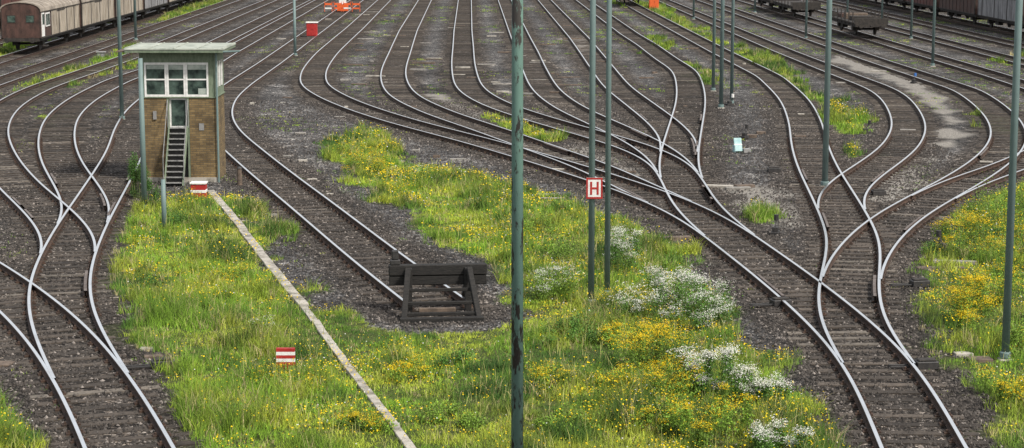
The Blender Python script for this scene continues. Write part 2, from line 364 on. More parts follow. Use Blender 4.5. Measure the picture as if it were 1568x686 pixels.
def voro(sc):
    v=N(nt,'ShaderNodeTexVoronoi'); v.inputs['Scale'].default_value=sc; nt.links.new(tc.outputs['Object'],v.inputs['Vector']); return v
def sep(v):
    s=N(nt,'ShaderNodeSeparateColor'); nt.links.new(v.outputs['Color'],s.inputs[0]); return s.outputs[0]
v1=voro(13.); v2=voro(22.); v3=voro(5.)
fine=ramp(nt,sep(v2),[(0,(.019,.019,.021)),(.55,(.068,.067,.070)),(.85,(.128,.127,.128)),(1,(.33,.325,.32))])
coarse=ramp(nt,sep(v1),[(0,(.009,.008,.0075)),(.5,(.041,.035,.031)),(.85,(.090,.079,.070)),(1,(.22,.20,.185))])
big=ramp(nt,noise(nt,.16,7,.70),[(.32,(.42,.41,.40)),(.5,(.92,.92,.92)),(.68,(1.8,1.78,1.72))])
mid=ramp(nt,noise(nt,1.1,6,.75),[(.32,(.42,.40,.38)),(.68,(1.6,1.58,1.53))])
cl=ramp(nt,sep(v3),[(0,(.55,.55,.55)),(.8,(1.15,1.15,1.15)),(1,(2.0,1.97,1.93))])
c=mixc(nt,sp.outputs[0],fine,coarse); c=mixc(nt,1.,c,big,'MULTIPLY'); c=mixc(nt,1.,c,mid,'MULTIPLY'); c=mixc(nt,1.,c,cl,'MULTIPLY')
sand=ramp(nt,noise(nt,6,6,.7),[(.3,(.14,.13,.115)),(.7,(.33,.31,.28))])
c=mixc(nt,sp.outputs[2],c,sand)
soil=ramp(nt,noise(nt,3,6,.7),[(.3,(.03,.042,.012)),(.7,(.085,.11,.025))])
c=mixc(nt,sp.outputs[1],c,soil)
nt.links.new(c,p.inputs['Base Color']); p.inputs['Roughness'].default_value=.9; p.inputs['Specular IOR Level'].default_value=.2
b=N(nt,'ShaderNodeBump'); b.inputs['Strength'].default_value=1.; b.inputs['Distance'].default_value=.06; nt.links.new(v1.outputs['Distance'],b.inputs['Height']); b.invert=True
nt.links.new(b.outputs[0],p.inputs['Normal'])
np_mesh('ground',np.c_[x,y,z],[gf],[m],col=np.c_[bal,gr,sa],smooth=True)
# stones
n=100000; sx_=rng.uniform(-18,18,n*3); sy_=33+70*rng.random(n*3)**1.5
tds=tdist(sx_,sy_)
ok=(abs(sx_)<.27*sy_+1)&(grassval(sx_,sy_)<.1)&((tds<2.0)|(rng.random(n*3)<.4))&((tds>1.0)|(rng.random(n*3)<.6)); sx_=sx_[ok][:n];sy_=sy_[ok][:n];n=len(sx_)
octa=np.array([(1,0,0),(-1,0,0),(0,1,0),(0,-1,0),(0,0,1),(0,0,-1)],float); of=np.array([(0,2,4),(2,1,4),(1,3,4),(3,0,4)])
r=rng.uniform(.018,.044,n); V=octa[None]*r[:,None,None]*rng.uniform(.6,1.4,(n,6,1)); V+=rng.normal(0,.004,V.shape); V+=np.stack([sx_,sy_,np.full(n,.028)],1)[:,None]
sc=(rng.uniform(.25,1.,n)+ (rng.random(n)<.08)*1.8)[:,None]*np.array([.092,.082,.074])[None]
np_mesh('ballast_gravel',V.reshape(-1,3),[(of[None]+6*np.arange(n)[:,None,None]).reshape(-1,3)],[M['stone']],col=np.repeat(sc,6,0))
# ---------------------------------------------------------------- grass
def blades(px_,py_,h,w,lean,col,name,zb=-.01):
    n=len(px_); a=rng.uniform(0,2*np.pi,n); s=np.stack([np.cos(a),np.sin(a),0*a],1)*w[:,None]; b_=rng.uniform(0,2*np.pi,n)
    l=np.stack([np.cos(b_),np.sin(b_),0*a],1)*(lean*h)[:,None]; P=np.stack([px_,py_,np.full(n,zb)],1); U=np.zeros((n,3)); U[:,2]=h
    V=np.stack([P+s*.5,P-s*.5,P+U*.55+l*.35-s*.42,P+U*.55+l*.35+s*.42,P+U*(1-.25*lean[:,None])+l],1)
    idx=5*np.arange(n)[:,None]
    return np_mesh(name,V.reshape(-1,3),[idx+np.array([0,1,2,3]),idx+np.array([3,2,4])],[M['grass']],col=np.repeat(col,5,0))
cx=[];cy=[]
for P in GPw+GSw:
    x0,y0=P.min(0)-1; x1,y1=P.max(0)+1; y0=max(y0,31); x1=min(x1,60)
    area=(x1-x0)*(y1-y0); k=int(area*(85 if len(P)>20 else 48)); k=min(k,160000); xx=rng.uniform(x0,x1,k); yy=rng.uniform(y0,y1,k)
    keep=(abs(xx)<.262*yy+1.0)&(rng.random(k)<np.clip(60/yy,.25,1)); cx.append(xx[keep]); cy.append(yy[keep])
cx=np.concatenate(cx);cy=np.concatenate(cy); gv=grassval(cx,cy); td=tdist(cx,cy)
pathpx=[(322,294),(345,320),(375,358),(400,392),(440,440),(475,484),(508,532),(545,580),(588,634),(630,690),(670,750)]
PW=smooth(resamp(up(cr(pathpx)),.5),3)
def pdist(cx,cy):
    pd=np.full(len(cx),9.)
    for q in resamp(PW,.25): pd=np.minimum(pd,np.hypot(cx-q[0],cy-q[1]))
    return pd
pd=pdist(cx,cy)+(fbm(cx,cy,.8,5)-.5)*.3
k=(sm(gv,-.35,.5)>rng.random(len(cx)))&(td>np.where(cy>90,.95,1.35))&(pd>np.where(cy<48,.12,.20)); cx=cx[k];cy=cy[k];gv=gv[k];pd=pd[k]
wx=rng.uniform(-55,55,140000); wy=rng.uniform(33,220,140000); td=tdist(wx,wy)
k=(td>.9)&(abs(wx)<.262*wy+1)&(fbm(wx,wy,7,77)+.05*(wx>8)>.57)&(vnoise(wx,wy,.9,78)>.45)&(rng.random(140000)<.55)&(bufd(wx,wy)>1.6)
cx=np.r_[cx,wx[k]]; cy=np.r_[cy,wy[k]]; isw=np.r_[np.zeros(len(gv)),np.ones(k.sum())]; pd=np.r_[pd,np.full(k.sum(),9.)]
nb=np.where(isw>0,6,rng.integers(7,15,len(cx))).astype(int)
def hfun(x,y): return (.08+1.15*np.clip(fbm(x,y,1.2,51)-.42,0,1)+.7*np.clip(vnoise(x,y,.45,55)-.70,0,1))*(1-.7*sm(bufd(x,y),4.0,2.0))
th=hfun(cx,cy)*rng.uniform(.5,1.5,len(cx)); th=np.where(isw>0,.08,th); th=np.clip(th,.05,.65); th=np.where(pd<.5,np.minimum(th,.12),th)
cn=fbm(cx,cy,2.6,61); cn2=fbm(cx,cy,1.1,71); cn3=vnoise(cx,cy,.5,73)
g1=np.array([.045,.108,.014]); g2=np.array([.170,.300,.024]); g3=np.array([.36,.41,.042]); g4=np.array([.38,.33,.16]); g5=np.array([.028,.075,.012])
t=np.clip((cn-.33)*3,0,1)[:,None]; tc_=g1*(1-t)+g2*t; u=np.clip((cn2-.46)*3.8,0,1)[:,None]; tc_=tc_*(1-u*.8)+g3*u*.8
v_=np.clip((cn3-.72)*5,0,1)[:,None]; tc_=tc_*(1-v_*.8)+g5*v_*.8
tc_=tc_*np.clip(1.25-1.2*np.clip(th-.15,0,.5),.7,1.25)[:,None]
dry=rng.random(len(cx))<.08; tc_[dry]=g4
R_=lambda a: np.repeat(a,nb,0)
n=nb.sum(); lod=np.clip(R_(cy)/45,1,3.2)
bx_=R_(cx)+rng.normal(0,.055,n)*lod**.5; by_=R_(cy)+rng.normal(0,.055,n)*lod**.5
bc=R_(tc_)*rng.uniform(.45,1.5,(n,1))
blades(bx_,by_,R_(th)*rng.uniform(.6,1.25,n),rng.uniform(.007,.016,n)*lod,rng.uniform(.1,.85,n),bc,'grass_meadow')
k=(rng.random(len(cx))<.11*(isw<1))&(bufd(cx,cy)>2.6); sx2=cx[k];sy2=cy[k]; n2=len(sx2)
blades(sx2,sy2,th[k]+rng.uniform(.12,.35,n2),np.full(n2,.011)*np.clip(sy2/45,1,2),rng.uniform(.05,.4,n2),np.array([.36,.36,.12])*rng.uniform(.6,1.3,(n2,1)),'grass_seed_stalks')
def petals(name,P,size,col,mat='petal',tilt=.5,parent=None):
    n=len(P); a=rng.uniform(0,2*np.pi,n); nz=np.stack([rng.normal(0,tilt,n),rng.normal(0,tilt,n),np.ones(n)],1); nz/=np.linalg.norm(nz,axis=1)[:,None]
    u=np.cross(nz,np.stack([np.cos(a),np.sin(a),0*a],1)); u/=np.linalg.norm(u,axis=1)[:,None]; v=np.cross(nz,u); s=size[:,None]
    V=np.stack([P+u*s,P+v*s*.8,P-u*s,P-v*s*.8],1)
    return np_mesh(name,V.reshape(-1,3),[np.arange(4*n).reshape(n,4)],[M[mat]],col=np.repeat(col,4,0),parent=parent)
fx=rng.uniform(-18,18,260000); fy=rng.uniform(31,100,260000); gv=grassval(fx,fy)
dens=np.clip((fbm(fx,fy,1.9,91)-.43)*4,0,1)**1.4*.7+.06
dens=dens*np.where(fx>9.5,1.7,np.where((fx>1)&(fy<50),1.4,1.05))
k=(gv>.1)&(tdist(fx,fy)>1.5)&(abs(fx)<.262*fy+1)&(rng.random(len(fx))<dens)&(bufd(fx,fy)>2.1); fx=fx[k];fy=fy[k]; n=len(fx)
fz=np.clip(hfun(fx,fy),.05,.65)*rng.uniform(.7,1.25,n)+rng.uniform(.0,.12,n)
petals('yellow_wildflowers',np.stack([fx,fy,fz],1),rng.uniform(.010,.026,n)*np.clip(fy/45,1,1.7),np.array([.85,.62,.012])*rng.uniform(.6,1.15,(n,1)))
k=rng.random(n)<.06; petals('white_wildflowers',np.stack([fx[k]+.1,fy[k],fz[k]+.05],1),np.full(k.sum(),.016)*np.clip(fy[k]/42,1,2),np.full((k.sum(),3),.7))
def shrub(name,px,py,wpx,hpx,leafc,flc,nleaf,nfl,fsz,spread=.8):
    X_,Y_=up1(px,py); s=float(np.hypot(*(up([(px+1,py)])-up([(px,py)]))[0])); w=wpx*s/2; h=hpx*s
    e=empty(name,(X_,Y_,0)); K=max(9,int(w*15)); nleaf=int(nleaf*1.5); nfl=int(nfl*1.7)
    c=np.stack([rng.uniform(-w,w,K)*rng.uniform(.5,1.1,K),rng.normal(0,w*.6,K),h*rng.uniform(.2,.95,K)],1); rr=rng.uniform(.06,.20,K)*max(.5,w)
    mb=MB()
    for q in c:
        for _ in range(3):
            o=rng.normal(0,.06,3); mb.cyl((q[0]*.6+o[0],q[1]*.6+o[1],0),(q[0]+o[0]*2,q[1]+o[1]*2,q[2]+rng.uniform(-.05,.15)),.006,.003,'stem',5)
    mb.obj('stems',e)
    i=rng.integers(0,K,nleaf); P=c[i]+rng.normal(0,1,(nleaf,3))*rr[i][:,None]*np.array([1,1,1.2]); P[:,2]=np.abs(P[:,2])*rng.uniform(.5,1,nleaf)
    lc=np.array(leafc)*rng.uniform(.45,1.6,(nleaf,1))*rng.uniform(.75,1.3,(K,1))[i]
    petals('leaves',P,rng.uniform(.010,.028,nleaf),lc,'leaf',1.2,e)
    if nfl:
        i=rng.integers(0,K,nfl); j=rng.normal(0,1,(nfl,3)); P=c[i]+j*rr[i][:,None]*np.array([1.2,1.2,.7]); P[:,2]=np.abs(P[:,2])+rr[i]*.6
        P=np.repeat(P,6,0)+rng.normal(0,1,(nfl*6,3))*np.array([.035,.035,.01])
        petals('flowers',P,rng.uniform(.5,1,nfl*6)*fsz,np.array(flc)*rng.uniform(.75,1.1,(nfl*6,1)),'petal',.5,e)
M['stem']=nmat('plant_stem',(.07,.11,.025),(.16,.20,.05),8,.8,0,0)
G=(.085,.18,.03); G2=(.15,.25,.03); WH=(.80,.80,.72); YL=(.82,.58,.010)
for a in [(1050,488,130,70,G,WH,3600,560,.016),(1000,495,100,50,G,WH,2200,380,.015),(1030,462,100,50,G,WH,2000,360,.015),(945,420,75,70,G,WH,2400,340,.014),(955,395,45,40,G,WH,1000,180,.014),(840,460,85,60,G2,WH,2600,260,.013),(1085,612,100,85,G,WH,3800,560,.016),(1160,615,80,55,G,WH,2200,360,.015),(1185,696,95,60,G,WH,2400,360,.015),(1095,500,65,40,G,WH,1400,220,.014),(400,505,40,22,G2,WH,500,40,.012),(640,272,50,22,G2,WH,500,60,.012)]:
    shrub('white_flowering_shrub',*a)
for a in [(1000,565,135,70,G2,YL,3600,560,.015),(960,530,80,45,G2,YL,1800,240,.014),(1010,610,130,50,G2,YL,2800,380,.014),(1085,685,110,90,G2,YL,3200,240,.013),(930,600,90,40,G2,YL,1600,200,.013),(630,580,80,25,G2,YL,1300,200,.013),(1478,500,110,70,G2,YL,3000,560,.015),(1530,400,120,75,G2,YL,3200,520,.014),(1450,375,60,40,G2,YL,1500,160,.014),(1545,620,90,50,G2,YL,2000,280,.014),(560,262,90,28,G2,YL,1600,260,.016),(1520,470,100,60,G2,YL,2600,260,.014),(1000,660,100,45,G2,YL,2200,160,.013),(450,590,90,20,G2,YL,1000,100,.012),(560,660,90,22,G2,YL,1000,160,.012),(340,430,80,22,G2,YL,1000,100,.014),(840,600,90,35,G2,YL,1500,160,.013)]:
    shrub('yellow_flowering_shrub',*a)
for a in [(1540,345,110,70,G2,YL,3800,0,.01),(272,350,60,30,G,YL,1800,0,.01),(212,305,36,75,(.05,.12,.022),YL,3400,0,.01),(232,320,36,40,(.05,.12,.022),YL,1600,0,.01),(700,560,70,26,G,YL,1200,0,.01),(880,520,100,38,G,YL,2200,0,.01),(700,650,100,32,G2,YL,2000,0,.01),(860,660,90,42,G2,YL,2200,0,.01),(1560,540,80,50,G2,YL,2200,0,.01),(1420,390,40,20,G,YL,700,0,.01),(820,360,70,30,G2,YL,1500,0,.01),(870,400,80,32,G2,YL,1600,0,.01),(1020,420,60,26,G2,YL,1000,0,.01),(350,640,70,22,G,YL,900,0,.01),(230,440,50,22,G,YL,800,0,.01)]:
    shrub('wild_shrub',*a)
# ---------------------------------------------------------------- cable trough path
mb=MB(); Q=resamp(PW,1.0)
for i in range(len(Q)-1):
    d=Q[i+1]-Q[i]; a=math.atan2(-d[0],d[1])+random.uniform(-.02,.02); c=(Q[i]+Q[i+1])/2; hw=.13 if c[1]>48 else .09; ln=np.linalg.norm(d)/2-.004
    mb.box(-hw,hw,-ln,ln,-.05,.075+random.uniform(-.008,.008),'oldconcrete',Matrix.Rotation(a,3,'Z')@Matrix.Rotation(random.uniform(-.03,.03),3,'Y'),(c[0]+random.uniform(-.012,.012),c[1],0))
mb.obj('concrete_cable_path',bevel=.008)
# ---------------------------------------------------------------- signal box
bxX,bxY=up1(275.5,279); E=empty('signal_box_building',(bxX,bxY,0)); 
W=1.36; Dp=2.2; zb=3.08
mb=MB().box(-W,-.40,0,Dp,-.1,zb,'brick').box(.40,W,0,Dp,-.1,zb,'brick').box(-.397,.397,.5,Dp-.003,-.1,zb,'brick'); mb.obj('brick_walls',E,.01)
mb=MB().box(-.40,-.33,-.02,.45,-.1,zb,'greenwall').box(.33,.40,-.02,.45,-.1,zb,'greenwall').box(-.327,.327,.12,.45,-.1,1.98,'black'); mb.obj('door_surround',E)
mb=MB().box(-.327,.327,.10,.16,2.0,zb-.003,'white').box(-.25,.25,.085,.13,2.06,3.0,'glass'); mb.obj('door',E)
zw0,zw1,zt=3.12,4.36,4.74
mb=MB(); mb.box(-W-.04,W+.04,-.04,Dp+.04,zb,zw0,'greenwall')
mb.box(-W,-1.19,.0,.12,zw0,zw1,'greenwall').box(1.13,W,.0,.12,zw0,zw1,'greenwall').box(-W,W,0,Dp,zw1,zt,'greenwall')
mb.box(-W,-W+.1,.12,Dp,zw0,zw1,'greenwall').box(W-.1,W,.12,.5,zw0,zw1,'greenwall').box(W-.1,W,1.7,Dp,zw0,zw1,'greenwall').box(-W+.1,W-.1,Dp-.1,Dp,zw0,zw1,'greenwall')
mb.box(W-.1,W,.5,1.7,zw0,zw0+.3,'greenwall'); mb.obj('cabin_walls',E)
mb=MB(); xs=[-1.19,-.38,.30,1.13]
for i in range(3):
    a,b2=xs[i]+.004,xs[i+1]-.004; t=.065
    mb.box(a,a+t,-.03,.07,zw0,zw1,'white').box(b2-t,b2,-.03,.07,zw0,zw1,'white').box(a+t,b2-t,-.027,.07,zw0+.003,zw0+.08,'white').box(a+t,b2-t,-.027,.07,zw1-.08,zw1-.003,'white').box(a+t,b2-t,-.022,.06,zw0+.60,zw0+.65,'white')
mb.box(W-.05,W+.03,.5,.57,zw0+.3,zw1,'white').box(W-.05,W+.03,1.06,1.13,zw0+.3,zw1,'white').box(W-.05,W+.03,1.63,1.7,zw0+.3,zw1,'white'); mb.obj('window_frames',E)
mb=MB()
for i in range(3):
    mb.box(xs[i]+.072,xs[i+1]-.072,.01,.03,zw0+.08,zw0+.60,'glass').box(xs[i]+.072,xs[i+1]-.072,.012,.032,zw0+.65,zw1-.08,'glass')
mb.box(W-.04,W-.02,.57,1.63,zw0+.3,zw1,'glass'); mb.obj('window_glass',E)
MB().box(-1.1,-.46,-.0,.008,zw0+1.0,zw1-.085,'curtain').box(-.3,.22,-.0,.008,zw0+.98,zw1-.085,'curtain').box(.38,1.05,-.0,.008,zw0+.98,zw1-.085,'curtain').box(.75,1.05,.0,.008,zw0+.09,zw0+.3,'curtain').obj('window_blinds',E)
mb=MB().box(-1.78,1.75,-.55,Dp+.5,zt,zt+.09,'greenwall').box(-1.8,1.77,-.57,Dp+.52,zt+.093,zt+.16,'roof')
for i in range(5): mb.box(-1.8+.87*i+.02,-1.8+.87*i+.06,-.56,Dp+.5,zt+.16,zt+.185,'roof')
mb.obj('flat_roof',E,.01)
mb=MB().cyl((1.3,-.5,zt+.02),(2.35,-.5,zt+.06),.035,.035,'pole2',8).cyl((W+.07,-.06,0),(W+.07,-.06,zt),.04,.04,'pole2',8).box(-2.1,-1.78,-.4,1.5,zt+.02,zt+.06,'wood'); mb.obj('gutter_and_downpipe',E)
mb=MB(); ns=11
for i in range(ns):
    zz=.15+(2.0-.15)*i/(ns-1); yy=-1.15+1.15*i/(ns-1); mb.box(-.31,.31,yy-.12,yy+.06,zz-.03,zz,'greycab').box(-.30,.30,yy+.02,yy+.05,max(0,zz-.19),zz-.032,'black')
mb.beam((-.33,-1.3,.02),(-.33,.0,2.03),.04,.14,'greenwall').beam((.33,-1.3,.02),(.33,.0,2.03),.04,.14,'greenwall'); mb.obj('entrance_steps',E)
mb=MB()
for s in (-1,1):
    mb.cyl((s*.37,-1.25,.0),(s*.37,-1.25,1.05),.016,.016,'greycab',6).cyl((s*.37,-.05,2.0),(s*.37,-.05,3.0),.016,.016,'greycab',6).cyl((s*.37,-1.25,1.05),(s*.37,-.05,3.0),.016,.016,'greycab',6)
mb.obj('handrails',E)
mb=MB().box(.75,.93,-.02,.0,1.9,2.15,'greycab').box(-.9,-.78,-.06,.0,2.3,2.6,'greycab').box(-W-.03,W+.03,-.03,0,-.05,.18,'oldconcrete'); mb.obj('wall_fittings',E)
# ---------------------------------------------------------------- buffer stop
T=tracks[ib]; d=T[4]-T[0]; rz=math.atan2(-d[0],d[1]); q=T[0]
E=empty('buffer_stop',(q[0],q[1],0),rz*.35)
MB().box(-1.2,1.2,-.12,.12,.90,1.16,'tarwood').box(-1.19,1.19,-.10,.10,.66,.888,'tarwood').obj('buffer_beam',E,.02)
mb=MB()
for s in (-1,1):
    mb.box(s*.72-.08,s*.72+.08,-.28,-.123,-.05,1.10,'tarwood')
    mb.beam((s*.74,-.30,1.10),(s*.90,-1.35,.0),.13,.15,'tarwood'); mb.beam((s*.72,.15,.8),(s*.72,1.3,.05),.12,.12,'black')
mb.obj('struts',E,.012)
mb=MB().box(-1.0,1.0,-1.50,-1.32,-.03,.12,'tarwood').box(-.83,.83,-1.00,-.92,.34,.42,'tarwood').box(-.78,.78,-.66,-.60,.60,.68,'tarwood').box(-.86,.86,-1.22,-1.14,.12,.2,'tarwood').box(-.5,.4,-.50,-.36,.06,.16,'wood')
mb.obj('cross_timbers',E,.012)
MB().box(-1.16,-.92,-.1,.1,1.163,1.29,'black').box(-1.12,-.96,-.08,.08,1.29,1.52,'black').obj('marker_lamp',E,.02)
# ---------------------------------------------------------------- masts
def mast(px,py,wpx,mat='pole2',h=14,foot=True,n=16,lamp=True,name='lamp_mast',lean=0):
    X_,Y_=up1(px,py); s=math.hypot(*(up([(px+1,py)])-up([(px,py)]))[0]); r=wpx*s/2
    E=empty(name,(X_,Y_,0)); MB().cyl((0,0,0),(lean,0,h),r*1.05,r*.82,mat,n).obj('pole',E,smooth=True)
    if foot: MB().box(-r*1.8,r*1.8,-r*1.8,r*1.8,-.1,.05,'oldconcrete').cyl((0,0,.05),(0,0,.2),r*1.5,r*1.5,mat,12).obj('footing',E,.02)
    if lamp: MB().cyl((lean,0,h-.1),(lean,-1.2,h+.25),r*.4,r*.3,mat,8).box(lean-.16,lean+.16,-1.8,-1.1,h+.18,h+.32,'greycab').obj('lamp_head',E,.02)
    return E
mast(792,775,18,'pole',15,n=32)
mast(905,470,9.5); mast(929.5,456,8.5); mast(1263,286,9); mast(1539,552,11.5); mast(187,184,6); mast(1104,166,6); mast(1120,160,5,lamp=False); mast(1092,140,5)
mast(1428,102,4.5); mast(452,86,4.5,h=4,lamp=False,name='signal_post'); mast(208,62,4); mast(1234,60,3.5); mast(1395,60,3.5); mast(1297,40,3); mast(1062,30,3);mast(1350,38,3);mast(1156,20,3)
mast(221.5,322,8.5,h=5.0,lamp=False,name='steel_post'); mast(252,357,8,h=1.65,lamp=False,name='short_post',foot=False)
X_,Y_=up1(905,470); E=empty('h_stop_sign',(X_+.06,Y_-.12,2.72)); MB().box(-.2,.2,0,.02,0,.52,'white').obj('plate',E,.004)
MB().box(-.2,.2,-.004,0,0,.045,'red').box(-.2,.2,-.004,0,.475,.52,'red').box(-.2,-.158,-.004,0,.045,.475,'red').box(.158,.2,-.004,0,.045,.475,'red').obj('red_border',E)
MB().box(-.105,-.055,-.006,0,.1,.42,'red').box(.055,.105,-.006,0,.1,.42,'red').box(-.055,.055,-.006,0,.235,.285,'red').obj('letter_h',E)
MB().box(-.05,.05,.02,.06,.1,.16,'black').box(-.05,.05,.02,.06,.36,.42,'black').obj('clamps',E)
X_,Y_=up1(438,574); E=empty('striped_marker_board',(X_,Y_,0))
mb=MB()
for i,cn_ in enumerate(['red','white','red','white','red']): mb.box(-.195,.195,-.05,.05,.215+.073*i,.215+.073*(i+1)-.001,cn_)
mb.obj('board',E); MB().box(-.07,.07,-.04,.04,0,.214,'red').obj('post',E,.01)
X_,Y_=up1(305,306); E=empty('red_white_marker_box',(X_,Y_,0))
MB().box(-.25,.25,-.2,.2,0,.26,'red').box(-.26,.26,-.21,.21,.262,.36,'white').box(-.25,.25,-.2,.2,.362,.56,'red').box(-.28,.28,-.23,.23,.562,.62,'white').obj('body',E,.008)
def cabinet(px,py,w,d_,h,mat,top,name):
    X_,Y_=up1(px,py); E=empty(name,(X_,Y_,0)); MB().box(-w/2,w/2,-d_/2,d_/2,.1,h,mat).obj('body',E,.02)
    MB().box(-w/2-.06,w/2+.06,-d_/2-.06,d_/2+.06,h+.002,h+.09,top).obj('roof',E,.02); MB().box(-w/2+.05,w/2-.05,-d_/2+.05,d_/2-.05,0,.098,'concrete').obj('plinth',E)
    MB().box(-w/2+.06,-.01,-d_/2-.015,-d_/2,.16,h-.06,mat).box(.01,w/2-.06,-d_/2-.015,-d_/2,.16,h-.06,mat).box(.03,.05,-d_/2-.04,-d_/2-.015,h*.5,h*.6,'black').obj('doors',E,.005)
cabinet(478,57,.85,.6,1.15,'red','white','relay_cabinet'); cabinet(1001,15,1.0,.8,1.5,'orange','wood','relay_cabinet'); cabinet(155,92,.5,.4,.5,'greycab','greycab','relay_cabinet')
def lever(px,py,c='white'):
    X_,Y_=up1(px,py); E=empty('point_lever',(X_,Y_,0),random.uniform(0,3)); MB().box(-.22,.22,-.12,.12,0,.12,'black').box(-.1,.1,-.09,.09,.12,.25,'black').obj('base',E,.01)
    MB().cyl((0,0,.2),(.2,0,.5),.018,.018,'black',6).obj('lever_arm',E); MB().cyl((.2,0,.42),(.2,0,.6),.075,.075,c,10).obj('weight',E,smooth=False)
for a in [(1117,162),(1187,360,'black'),(1444,386,'black'),(1325,205,'black'),(1399,128,'blue'),(1140,212,'black')]:
    lever(*a)
def pmach(px,py,rz):
    X_,Y_=up1(px,py); E=empty('point_machine',(X_,Y_,0),rz); MB().box(-.24,.24,-.15,.15,.02,.2,'black').box(-.2,.2,-.12,.12,.202,.24,'under').obj('housing',E,.03)
    MB().box(-.8,-.24,-.1,-.06,.07,.11,'black').box(-.8,-.24,.06,.1,.07,.11,'black').obj('rods',E,.005)
for a in [(1418,566,.1),(1195,470,.3),(1408,440,.2),(1345,300,.1),(1185,265,0),(250,565,.3)]: pmach(*a)
X_,Y_=up1(367,284); E=empty('wooden_marker_post',(X_,Y_,0)); MB().cyl((0,0,0),(0,0,.62),.10,.085,'wood',10).cyl((0,0,.621),(0,0,.68),.11,.06,'black',10).obj('post',E)
X_,Y_=up1(1131,234); E=empty('discarded_plastic_crate',(X_,Y_,0),.15)
MB().box(-.16,.16,-.03,.03,.0,.58,'paleblue',Matrix.Rotation(-.45,3,'X'),(0,0,.06)).box(-.17,.17,-.04,.035,.27,.31,'white',Matrix.Rotation(-.45,3,'X'),(0,0,.06)).box(-.18,-.14,-.02,.3,.0,.3,'paleblue').box(.2,.5,-.1,.25,0,.16,'greycab').obj('panels',E,.008)
mb=MB()
sl=[(1440,412,1.3,.3),(1462,404,1.2,.25),(1500,552,.5,.35),(1475,545,.4,.25),(235,548,.4,.2),(225,538,.3,.2),(5,560,.4,.4),(380,122,.5,.4),(1150,210,.5,.3),(1165,205,.4,.3),(1035,368,.9,.25),(415,332,.4,.1),(800,145,1.6,.3),(770,142,.7,.25),(540,100,1.3,.3),(575,118,1.2,.25),(550,130,.9,.25),(665,90,1.1,.3),(640,108,1,.3),(745,100,1.2,.3),(850,130,1,.3),(1100,288,1.0,.25),(1130,291,.9,.25),(1140,287,.7,.3),(700,245,.6,.2),(830,300,.9,.12),(845,305,.9,.12),(850,262,.7,.12),(1290,128,.8,.25),(990,120,.9,.25),(925,95,1.0,.3),(560,60,1.3,.3),(610,55,1.2,.3),(700,40,1.4,.3),(760,50,1.3,.3),(1225,210,.5,.2),(1390,200,.7,.25),(500,30,1.,.4),(430,60,.8,.3),(520,180,.5,.15),(460,205,.5,.15),(440,150,.5,.2),(1510,250,.5,.2),(1345,110,1,.3),(1060,75,1,.3),(1230,60,1,.3)]
for i in range(40): sl.append((random.uniform(520,900),random.uniform(10,145),random.uniform(.5,1.6),random.uniform(.12,.25)))
for i in range(45): sl.append((random.uniform(380,1250),random.uniform(90,300),random.uniform(.1,.4),random.uniform(.08,.2)))
for px,py,w,d_ in sl:
    X_,Y_=up1(px,py); 
    mb.box(-w/2,w/2,-d_/2,d_/2,-.02,random.uniform(.05,.12),random.choice(['concrete','oldconcrete','wood','wood']),Matrix.Rotation(random.uniform(-.3,.3),3,'Z'),(X_,Y_,0))
mb.obj('concrete_slabs',bevel=.01)
# ---------------------------------------------------------------- wagons
def wheels(E,L,name='wheelsets'):
    mb=MB()
    for yy in (-L/2+2.2,L/2-2.2):
        for s in (-1,1): mb.cyl((s*.70,yy,.65),(s*.83,yy,.65),.47,.47,'under',20).box(s*.95-.12,s*.95+.12,yy-.3,yy+.3,.55,.95,'under').box(s*.95-.06,s*.95+.06,yy-.75,yy+.75,.86,.96,'under')
        mb.cyl((-.7,yy,.65),(.7,yy,.65),.09,.09,'under',8)
    mb.obj(name,E)
    mb=MB().box(-1.25,-1.1,-L/2,L/2,.92,1.16,'under').box(1.1,1.25,-L/2,L/2,.92,1.16,'under').box(-1.1,1.1,-L/2,-L/2+.2,.9,1.16,'under').box(-1.1,1.1,L/2-.2,L/2,.9,1.16,'under').box(-.3,.3,-1,1,.6,.95,'under').box(-1.0,-.6,1.2,2.2,.55,.95,'under')
    for e in (-1,1):
        for s in (-1,1): mb.cyl((s*.88,e*L/2,1.04),(s*.88,e*(L/2+.5),1.04),.07,.07,'under',8).cyl((s*.88,e*(L/2+.5),1.04),(s*.88,e*(L/2+.56),1.04),.2,.2,'under',12)
        mb.cyl((0,e*L/2,1.0),(0,e*(L/2+.45),.95),.05,.05,'under',6)
    mb.obj('underframe',E)
